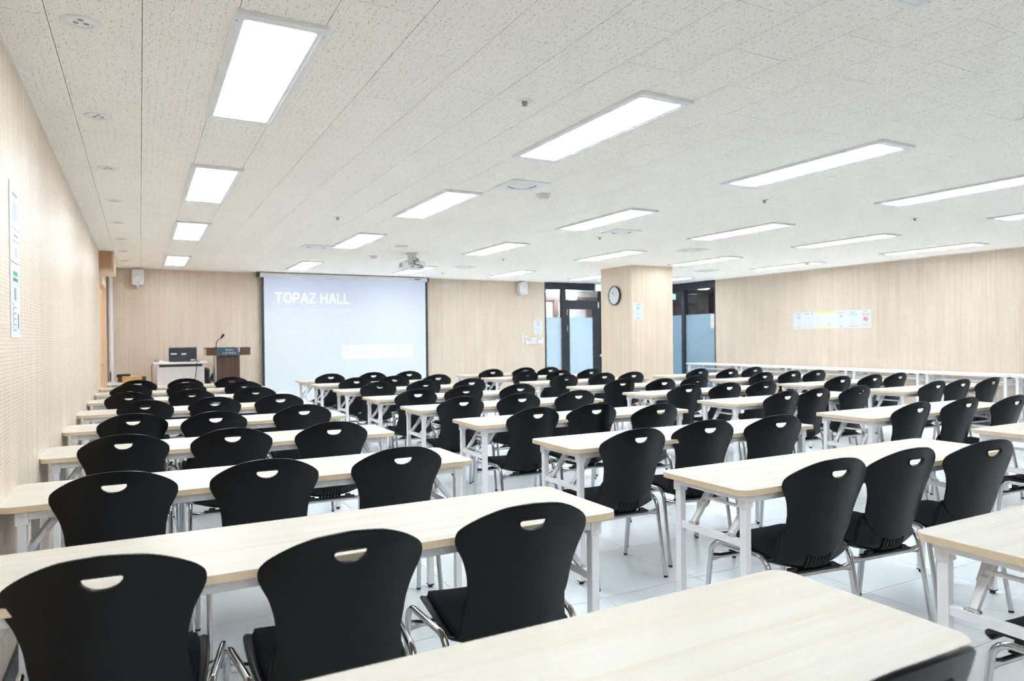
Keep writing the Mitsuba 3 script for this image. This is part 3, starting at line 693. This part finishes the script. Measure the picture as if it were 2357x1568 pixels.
CIRC = lambda cx, cz, r: [(cx + r * math.cos(a), cz + r * math.sin(a), cx + r * math.cos(a + .9), cz + r * math.sin(a + .9)) for a in np.arange(0, 6.2, .9)]
GL = [[(.3, .85, .05, .2), (.3, .85, .55, .2), (.9, 1, .9, 0), (.62, .55, .9, .55)],                                         # 서
      CIRC(.5, .85, .13) + [(.05, .62, .95, .62), (.5, .62, .5, .48), (.2, .42, .8, .42), (.8, .42, .8, .24), (.8, .24, .2, .24), (.2, .24, .2, .04), (.2, .04, .8, .04)],  # 울
      CIRC(.28, .72, .17) + [(.85, 1, .85, .42), (.55, .8, .85, .8), (.55, .62, .85, .62), (.2, .34, .85, .34), (.85, .34, .85, 0)],     # 역
      [(.25, .9, .05, .42), (.25, .9, .45, .42), (.62, .95, .62, .32), (.88, 1, .88, .32), (.42, .65, .62, .65), (.2, .28, .2, .04), (.2, .04, .85, .04)],  # 센
      [(.1, .85, .55, .85), (.1, .5, .5, .5), (.1, .15, .55, .15), (.1, .85, .1, .15), (.9, 1, .9, 0), (.6, .5, .9, .5)]]      # 터
st = []
for q, g in enumerate(GL):
    st += strokes(g, 1.082 + q * .040, 1.098, .031, .042, ly - .084)
put('plate_lettering', cat(*st), 'mat_paper_and_slide', t)
put('plate_logo', cat(cyl((1.135, ly - .076, 1.168), (1.135, ly - .086, 1.168), .012)), 'mat_ink_blue', t)
put('plate_small_text', cat(*[box(1.155 + .014 * q, 1.165 + .014 * q, ly - .085, ly - .08, 1.160, 1.174) for q in range(6)]), 'mat_paper_and_slide', t)
put('plate_red_mark', xf(prism(Polygon([(0, 0), (.035, 0), (.035, -.05)]), 0, .004), T().translate([1.272, ly - .068, 1.205]).rotate([1, 0, 0], 90)), 'mat_ink_red', t)
put('plate_blue_mark', box(1.310, 1.326, ly - .072, ly - .062, 1.135, 1.205), 'mat_ink_blue', t)
t = thing('gooseneck_microphone', 'black gooseneck microphone rising from the lectern', 'microphone')
put('neck', tube(fillet([(1.01, ly + .08, 1.202), (1.015, ly + .08, 1.29), (1.08, ly + .06, 1.352), (1.105, ly + .05, 1.372)], [.06, .05], 6), .006, 8), 'mat_rubber', t, smooth=40)
put('capsule', cat(cyl((1.09, ly + .055, 1.36), (1.118, ly + .05, 1.405), .016, 12), cyl((1.075, ly + .055, 1.35), (1.10, ly + .055, 1.345), .009, 8)), 'mat_rubber', t, smooth=40)
put('foot', lathe([(.001, .008), (.02, .008), (.024, 0)], 16, (1.01, ly + .08, 1.2025)), 'mat_rubber', t, smooth=40)
# low table in the corner
t = thing('side_table', 'low white table in the front left corner', 'table')
put('table_top', box(-.425, .10, 11.45, 12.05, .675, .705, .004), 'mat_white', t)
for x in (-.40, .06):
    for y in (11.48, 12.0):
        put('leg', box(x, x + .03, y, y + .03, Z0, .676), 'mat_white', t)
put('apron', box(-.38, .07, 11.49, 11.50, .635, .676), 'mat_grey', t)
t = thing('wicker_basket', 'flat wicker basket on the low corner table', 'basket')
put('body', cat(box(-.235, .02, 11.52, 11.78, .706, .716), box(-.235, .02, 11.52, 11.53, .706, .785), box(-.235, .02, 11.77, 11.78, .706, .785), box(-.235, -.225, 11.52, 11.78, .706, .785), box(.01, .02, 11.52, 11.78, .706, .785)), 'mat_wicker', t)
put('rim', tube([(-.23, 11.525, .785), (.015, 11.525, .785), (.015, 11.775, .785), (-.23, 11.775, .785), (-.23, 11.525, .785)], .008, 8), 'mat_wicker', t)
t = thing('paper_stack', 'white papers lying in the wicker basket', 'papers')
put('sheets', xf(box(-.06, .06, -.08, .08, 0, .08), T().translate([-.08, 11.65, .716]).rotate([0, 0, 1], 12)), 'mat_paper_and_slide', t)
t = thing('wooden_tray', 'dark brown wooden tray behind the wicker basket', 'tray')
put('body', box(-.30, .075, 11.80, 11.98, .706, .775, .004), 'mat_darkwood', t)
t = thing('black_case', 'black case resting on the wooden tray in the corner', 'case')
put('body', box(-.315, -.13, 11.82, 11.95, .776, .818, .008), 'mat_rubber', t)
t = thing('cable_coil', 'black cable coil hanging by the corner pipe', 'cable')
put('coil', cat(*[tube([(-.385 + .003 * q, 11.6 + .05 * math.cos(a), .80 + .07 * math.sin(a)) for a in np.linspace(0, 2 * math.pi, 20)], .005, 6) for q in (-1, 0, 1)]), 'mat_rubber', t, smooth=40)

# ------------------------------------------------------------------ white tables along the right wall
def shelf_table(y0, y1, label):
    t = thing('wall_table', label, 'table', 'white tables along the right wall')
    put('table_top', prism(sbox(9.97, y0 + .002, 10.45, y1 - .002).buffer(-.015).buffer(.015), .718, .745), 'mat_white', t)
    for y in (y0 + .05, y1 - .09):
        put('leg_frame', cat(box(10.0, 10.035, y, y + .035, .02, .718), box(10.385, 10.42, y, y + .035, .02, .718), box(10.0, 10.42, y + .005, y + .03, .60, .63), box(10.0, 10.42, y + .005, y + .03, .12, .15)), 'mat_white_steel', t)
        for x in (10.0, 10.385):
            put('foot', box(x + .002, x + .033, y + .002, y + .033, 0, .02), 'mat_rubber', t)
        put('clip', box(10.02, 10.06, y + .1, y + .16, .70, .718), 'mat_rubber', t)
    put('rail', box(10.20, 10.225, y0 + .09, y1 - .09, .62, .65), 'mat_white_steel', t)
SH = [(2.53, 3.70), (3.70, 4.87), (4.87, 6.035), (6.035, 7.20), (7.20, 8.37), (8.37, 9.535), (9.535, 10.95)]
for q, (a, b) in enumerate(SH):
    shelf_table(a, b, f'white folding table against the right wall, {["hidden at the picture edge", "cut by the right picture edge", "second from the right picture edge", "third from the right picture edge", "fourth from the right picture edge", "last before the glazing", "farthest, in front of the glazing"][q]}')

# ------------------------------------------------------------------ training tables
TL, TD, TZ, TH = 1.85, .472, .72, .022
def table_parts():
    L, D = TL, TD
    out = []
    poly = rrect(L, D, .045, 8)
    top = prism(poly.buffer(-.0006), TZ - .0015, TZ)
    core = prism(poly, TZ - TH, TZ - .0012)
    out += [('table_top', ply(top, 'mat_top')), ('edge_band', ply(core, 'mat_edge', smooth=30))]
    for s in (-1, 1):
        out.append(('rail', ply(box(-L / 2 + .09, L / 2 - .09, min(s * (D / 2 - .038), s * (D / 2 - .056)), max(s * (D / 2 - .038), s * (D / 2 - .056)), TZ - TH - .036, TZ - TH, .002), 'mat_white_steel')))
    for s in (-1, 1):
        out.append(('end_rail', ply(box(s * (L / 2 - .068) - .02, s * (L / 2 - .068) + .02, -D / 2 + .07, D / 2 - .07, TZ - TH - .030, TZ - TH, .002), 'mat_white_steel')))
    lx_, ly_ = L / 2 - .070, D / 2 - .056
    for sx in (-1, 1):
        for sy in (-1, 1):
            x, y = sx * lx_, sy * ly_
            out.append(('leg', ply(box(x - .015, x + .015, y - .016, y + .016, .016, TZ - TH - .05, .002), 'mat_white_steel')))
            out.append(('leg_socket', ply(cat(box(x - .021, x + .021, y - .021, y + .021, TZ - TH - .056, TZ - TH - .0005, .002), cyl((x, y + sy * .02, TZ - TH - .04), (x, y + sy * .025, TZ - TH - .04), .0055, 10), cyl((x + sx * .02, y, TZ - TH - .04), (x + sx * .024, y, TZ - TH - .04), .004, 10)), 'mat_white_steel')))
            out.append(('foot', ply(cat(cyl((x, y, 0), (x, y, .013), .012, 14), box(x - .0165, x + .0165, y - .0175, y + .0175, .0125, .017, .001)), 'mat_rubber')))
        x = sx * lx_
        out.append(('stretcher', ply(box(x - .011, x + .011, -ly_ + .0155, ly_ - .0155, .485, .513, .002), 'mat_white_steel')))
        for sy in (-1, 1):
            y = sy * .105
            a, b, c = np.array([x, y, .515]), np.array([x - sx * .068, y, .60]), np.array([x - sx * .135, y, TZ - TH - .003])
            d = (c - a) / np.linalg.norm(c - a)
            def bar(p, q, w, th):
                ln = np.linalg.norm(q - p)
                m = box(-w / 2, w / 2, -th / 2, th / 2, 0, ln, .001)
                u = (q - p) / ln
                M = np.eye(4); M[:3, 2] = u; M[:3, 1] = [0, 1, 0]; M[:3, 0] = np.cross([0, 1, 0], u); M[:3, 3] = p
                m.apply_transform(M); return m
            br = cat(bar(a - d * .012, b + d * .015, .004, .026), bar(a - d * .012 + [0, .012, 0], b + d * .015 + [0, .012, 0], .018, .002), bar(a - d * .012 - [0, .012, 0], b + d * .015 - [0, .012, 0], .018, .002),
                     bar(b - d * .02, c, .005, .034), bar(b - d * .02 + [0, .016, 0], c + [0, .016, 0], .022, .003), bar(b - d * .02 - [0, .016, 0], c - [0, .016, 0], .022, .003))
            out.append(('brace', ply(br, 'mat_white_steel')))
            out.append(('pivot', ply(cat(*[cyl(q + np.array([0, -.021, 0]), q + np.array([0, .021, 0]), r_, 10) for q, r_ in ((a, .008), (b, .005))]), 'mat_steel', smooth=40)))
        out.append(('brace_rod', ply(cyl((x - sx * .078, -.105, .615), (x - sx * .078, .105, .615), .0075, 12), 'mat_white_steel', smooth=40)))
    return out
TABLE = table_parts()
COLX = [-.45 + .003, 1.966, 4.41, 6.70]
COLN = ['left wall column', 'second column from left wall', 'third column from left wall', 'rightmost column']
ROWY = {0: {0: .735, 1: 1.858, 2: 2.986, 3: 4.130, 4: 5.271, 5: 6.43, 6: 7.65, 7: 8.82, 8: 9.82},
        1: {0: .765, 1: 1.858, 2: 2.986, 3: 4.136, 4: 5.271, 5: 6.43, 6: 7.65, 7: 8.86, 8: 9.82},
        2: {1: 1.91, 2: 3.003, 3: 4.252, 4: 5.351, 5: 6.432, 6: 7.572, 7: 8.742, 8: 9.713},
        3: {3: 4.22, 4: 5.32, 5: 6.46, 6: 7.655}}
for c in range(4):
    for q, (r, y) in enumerate(sorted(ROWY[c].items())):
        t = thing('training_table', f'pale wood folding table with white legs, {ORD[q]} in the {COLN[c]}', 'table', 'folding training tables in rows')
        M = place(COLX[c] + (1.84 if c == 0 else TL) / 2 + (.026 if (c, r) == (1, 0) else 0), y + TD / 2)
        for name, p in TABLE:
            put(name, p, None, t, M)

# ------------------------------------------------------------------ chairs
KC = 1.4
def interp(pts, z):
    a = np.array(pts); return np.interp(z, a[:, 0], a[:, 1])
BACK = [(.40, -.195), (.42, -.200), (.45, -.205), (.475, -.2095), (.52, -.220), (.60, -.243), (.69, -.273), (.766, -.297), (.83, -.312), (.85, -.316)]
def smooth_curve(pts, n):
    a = np.array(pts, float)
    d = np.r_[0, np.cumsum(np.linalg.norm(np.diff(a, axis=0), axis=1))]
    from scipy.interpolate import PchipInterpolator
    s = np.linspace(0, d[-1], n)
    return np.stack([PchipInterpolator(d, a[:, k])(s) for k in range(a.shape[1])], 1)
def back_mesh():
    half = [(0, .423), (.03, .425), (.062, .434), (.10, .456), (.131, .482), (.153, .510), (.163, .530), (.167, .56), (.170, .598), (.177, .632), (.189, .668), (.205, .700), (.2125, .724), (.2115, .742), (.202, .758), (.174, .781), (.122, .808), (.078, .822), (.05, .826), (0, .8295)]
    h = smooth_curve(half, 56)
    outline = np.vstack([h, h[-2:0:-1] * [-1, 1]])
    hole = np.array([(-.034, .7835), (.034, .7835), (.040, .7810)] + [(.0425 * math.cos(t), .776 - .027 * math.sin(t)) for t in np.linspace(0, math.pi, 15)] + [(-.040, .7810)])
    P = Polygon(outline, [hole])
    layers = []
    cs_full = m3.CrossSection([np.array(P.exterior.coords)[:-1][::1], np.array(P.interiors[0].coords)[:-1]], m3.FillRule.EvenOdd)
    def ext(off, z0, z1):
        g = P.buffer(off)
        cs = m3.CrossSection([np.array(g.exterior.coords)[:-1]] + [np.array(i.coords)[:-1] for i in g.interiors], m3.FillRule.EvenOdd)
        return m3.Manifold.extrude(cs, z1 - z0).translate((0, 0, z0))
    body = ext(0, .002, .0075) + ext(-.0012, .001, .0092) + ext(-.0032, 0, .0108)
    body = body.refine_to_length(.022)
    m = body.to_mesh()
    v = np.array(m.vert_properties[:, :3], float); f = np.array(m.tri_verts)
    x, z, w = v[:, 0], v[:, 1], v[:, 2]
    zz = np.linspace(.40, .86, 220); yy = smooth_back(zz)
    y0 = np.interp(z, zz, yy); dy = np.interp(z, zz, np.gradient(yy, zz))
    n = np.stack([2 * KC * x, -np.ones_like(x), dy], 1); n /= np.linalg.norm(n, axis=1, keepdims=True)   # outward: to the rear
    base = np.stack([x, y0 + KC * x * x, z], 1)
    out = trimesh.Trimesh(base - n * (.011 - w)[:, None], f, process=False)
    if out.volume < 0:
        out.invert()
    rim = []
    hp = np.vstack([hole, hole[:1]])
    rx, rz = hp[:, 0] * 1.05, (hp[:, 1] - .767) * 1.06 + .767
    ry = np.interp(rz, zz, yy) + KC * rx * rx - .0005
    return out, tube(np.stack([rx, ry, rz], 1), .0034, 8)
def smooth_back(z):
    from scipy.interpolate import PchipInterpolator
    a = np.array(BACK); return PchipInterpolator(a[:, 0], a[:, 1], extrapolate=True)(z)
SEAT = [(.225, .385), (.222, .402), (.203, .414), (.16, .417), (.08, .410), (0, .396), (-.07, .380), (-.115, .371), (-.150, .377), (-.175, .402), (-.188, .445), (-.199, .50), (-.204, .54)]
SEATW = [.150, .172, .192, .203, .206, .204, .198, .192, .184, .176, .170, .164, .150]
SEATC = [0, .003, .009, .015, .022, .028, .034, .037, .040, .044, .048, .046, .040]
def seat_grid(na=44, nb=21, bmax=1.0, a0=0.0, a1=1.0, lift=0.0):
    from scipy.interpolate import PchipInterpolator
    a = np.array(SEAT); s = np.linspace(0, 1, len(a))
    P = PchipInterpolator(s, a); Wf = PchipInterpolator(s, SEATW); Cf = PchipInterpolator(s, SEATC)
    S_ = np.linspace(a0, a1, na); B = np.sin(np.linspace(-1, 1, nb) * math.pi / 2) * bmax
    pts = P(S_); tan = P.derivative()(S_); tan /= np.linalg.norm(tan, axis=1, keepdims=True)
    nor = np.stack([tan[:, 1], -tan[:, 0]], 1)           # (y, z) normal
    nor *= np.where((nor[:, 1] + .3 * nor[:, 0]) < 0, -1, 1)[:, None]
    G = np.zeros((na, nb, 3)); N = np.zeros((na, nb, 3))
    for i in range(na):
        x = B * Wf(S_[i]); c = Cf(S_[i]) * B * B + lift
        G[i, :, 0] = x; G[i, :, 1] = pts[i, 0] + nor[i, 0] * c; G[i, :, 2] = pts[i, 1] + nor[i, 1] * c
        N[i, :, 1] = nor[i, 0]; N[i, :, 2] = nor[i, 1]
    return G, N
def seat_mesh():
    G, N = seat_grid()
    edge = np.ones(G.shape[:2])
    shell = slab(G, G - N * .009)
    # rolled rim round the seat
    ring = np.vstack([G[:, 0], G[-1, 1:], G[-2::-1, -1], G[0, -2:0:-1]])
    rim = tube(np.vstack([ring, ring[:1]])[::1] - [0, 0, .003], .0052, 7)
    ribs = []
    from scipy.interpolate import PchipInterpolator
    Gc, Nc = seat_grid(60, 3)
    line = (Gc - Nc * .010)[:, 1]
    keep = line[(line[:, 1] < -.085) & (line[:, 2] < .440)]
    for q in range(-3, 4):
        ribs.append(tube(keep + [q * .0185, KC * (q * .0185) ** 2 * .6, 0], .0050, 6))
    pad0, N0 = seat_grid(30, 15, .90, .05, .70, .0015)
    pad1 = pad0.copy()
    na, nb = pad0.shape[:2]
    ii, jj = np.meshgrid(np.linspace(-1, 1, na), np.linspace(-1, 1, nb), indexing='ij')
    hgt = .013 * np.clip((1 - np.abs(ii) ** 14), 0, 1) ** .5 * np.clip(1 - np.abs(jj) ** 14, 0, 1) ** .5 + .001
    pad1 = pad0 + N0 * hgt[..., None]
    return cat(shell, rim), ribs, slab(pad1, pad0)
bk, rim = back_mesh()
sh_, ribs_, pad_ = seat_mesh()
def side_frame(s):
    path = fillet([(s * .217, -.21, .008), (s * .213, -.137, .420), (s * .250, .158, .420), (s * .257, .21, .008)], [.060, .055], 9)
    return tube(path, .0105, 14)
def crossbar(y, hw):
    c = cyl((-hw + .05, y, .345), (hw - .05, y, .345), .0105, 14)
    ends = []
    for s in (-1, 1):
        A = []
        for f in np.linspace(0, 1, 7):
            x = s * (hw - .052 + .05 * f); h = .0105 + .007 * math.sin(f * math.pi / 2); d = .0105 - .0070 * f
            an = np.arange(14) * 2 * math.pi / 14
            A.append(np.stack([np.full(14, x), y + d * np.cos(an), .345 + h * np.sin(an)], 1))
        A = np.array(A)
        V = A.reshape(-1, 3); F = []
        for i in range(6):
            for j in range(14):
                a, b = i * 14 + j, i * 14 + (j + 1) % 14
                F += [(a, b, b + 14), (a, b + 14, a + 14)]
        m = trimesh.Trimesh(V, np.array(F), process=False)
        if s < 0:
            m.invert()
        ends.append(m)
    return cat(c, *ends)
def bracket(y, zt):
    return cat(box(-.145, .145, y - .016, y + .016, .3545, .3615, .003), *[box(s * .105 - .016, s * .105 + .016, y - .012, y + .012, .360, zt, .003) for s in (-1, 1)])
CHAIR = [('backrest', ply(bk, 'mat_black', smooth=35)), ('backrest__handle_rim', ply(rim, 'mat_black', smooth=50)), ('seat_shell', ply(sh_, 'mat_black', smooth=40))]
CHAIR += [('seat_shell__rib', ply(r_, 'mat_black', smooth=50)) for r_ in ribs_]
CHAIR += [('seat_pad', ply(pad_, 'mat_pad', smooth=40))]
for q, s in enumerate((-1, 1)):
    fk = 'side_frame' + ('' if q == 0 else '_001')
    CHAIR.append(('side_frame', ply(side_frame(s), 'mat_chrome', smooth=40)))
    for (x, y) in ((s * .217, -.2105), (s * .257, .2105)):
        CHAIR.append((fk + '__foot_cap', ply(lathe([(.001, 0), (.0105, 0), (.0115, .003), (.0115, .008), (.0105, .010)][::-1], 14, (x, y, 0)), 'mat_rubber', smooth=40)))
CHAIR += [('crossbar', ply(crossbar(-.150, .214), 'mat_chrome', smooth=40)), ('crossbar', ply(crossbar(.168, .250), 'mat_chrome', smooth=40)),
          ('bracket', ply(bracket(-.150, .374), 'mat_rubber')), ('bracket', ply(bracket(.168, .412), 'mat_rubber'))]

# hole of each backrest: (column, row, x, y[, turn in degrees])
C = [(0, 1, -0.08, 1.775, -5.3), (0, 1, 0.453, 1.69, -1.2), (0, 1, 0.982, 1.708, -5.3), (0, 2, -0.089, 2.93, -1.6), (0, 2, 0.441, 2.886, -3.4), (0, 2, 1.009, 2.89, 0.5), (0, 3, -0.081, 4.06, -1.9), (0, 3, 0.436, 4.01, -3.9), (0, 3, 0.981, 4.0, -2.7),
     (0, 4, -0.046, 5.2, 1.1), (0, 4, 0.443, 5.04, 0.7), (0, 4, 1.055, 5.2, -1.6), (0, 5, .03, 6.37), (0, 5, .553, 6.37), (0, 5, 1.086, 6.35), (0, 6, -.10, 7.45), (0, 6, .445, 7.51), (0, 6, 1.036, 7.47),
     (0, 7, -.10, 8.74), (0, 7, .464, 8.74), (0, 7, 1.066, 8.62), (0, 8, -.03, 9.74), (0, 8, .503, 9.74), (0, 8, 1.056, 9.74),
     (1, 1, 2.351, 1.734, -7.1), (1, 1, 2.825, 1.73, -4.8), (1, 1, 3.325, 1.686, -9.5), (1, 2, 2.268, 2.82, -1.7), (1, 2, 2.825, 2.904, -8.0), (1, 2, 3.345, 2.856, -8.8), (1, 3, 2.377, 4.05, 0.7), (1, 3, 2.859, 4.058, -3.4), (1, 3, 3.232, 3.798, 0.1),
     (1, 4, 2.316, 5.143, -2.2), (1, 4, 2.872, 5.162), (1, 4, 3.445, 5.152), (1, 5, 2.30, 6.15), (1, 5, 2.872, 6.317), (1, 5, 3.455, 6.248), (1, 6, 2.359, 7.51), (1, 6, 2.892, 7.49), (1, 6, 3.445, 7.42),
     (1, 7, 2.379, 8.53), (1, 7, 2.902, 8.60), (1, 7, 3.484, 8.557), (1, 8, 2.349, 9.73), (1, 8, 2.961, 9.74), (1, 8, 3.504, 9.74),
     (2, 1, 4.72, 1.77), (2, 2, 4.777, 2.89), (2, 2, 5.389, 2.90), (2, 2, 5.853, 2.803), (2, 3, 4.846, 4.066), (2, 3, 5.30, 4.106), (2, 3, 5.873, 4.106), (2, 4, 4.728, 5.142), (2, 4, 5.25, 5.12), (2, 4, 5.754, 5.10),
     (2, 5, 4.777, 6.258), (2, 5, 5.20, 6.05), (2, 5, 5.863, 6.218), (2, 6, 4.807, 7.47), (2, 6, 5.409, 7.48), (2, 6, 5.873, 7.45), (2, 7, 4.896, 8.64), (2, 7, 5.37, 8.49), (2, 7, 5.932, 8.53),
     (2, 8, 4.757, 9.475), (2, 8, 5.42, 9.63), (2, 8, 5.804, 9.495),
     (3, 3, 7.037, 4.076), (3, 3, 7.472, 4.076), (3, 3, 8.005, 4.057), (3, 4, 7.067, 5.17), (3, 4, 7.61, 5.142), (3, 4, 8.172, 5.19), (3, 5, 7.057, 6.277), (3, 5, 7.639, 6.317), (3, 5, 8.064, 6.267),
     (3, 6, 7.175, 7.56), (3, 6, 7.44, 7.235), (3, 6, 8.172, 7.45),
     (0, 0, 1.02, .60), (1, 0, 2.36, .62, -4)]
SEATN = ['left', 'middle', 'right']
seen = {}
for (c, r, x, y, *rz) in C:
    y = min(y, ROWY[c][r] - .085)
    k = seen[c, r] = seen.get((c, r), -1) + 1
    rows = sorted(ROWY[c]); q = rows.index(r)
    if (c, r) == (0, 0):
        k = 2
    lab = f'black chair with chrome legs, {SEATN[k]} seat at {ORD[q]} table, {COLN[c]}'
    t = thing('stacking_chair', lab, 'chair', 'black stacking chairs at the training tables')
    a = rz[0] if rz else -2.5 + (rng.random() - .5) * 3.0
    M = place(x, y, 0, a) @ T().translate([0, .298, 0])
    for name, p in CHAIR:
        put(name, p, None, t, M)
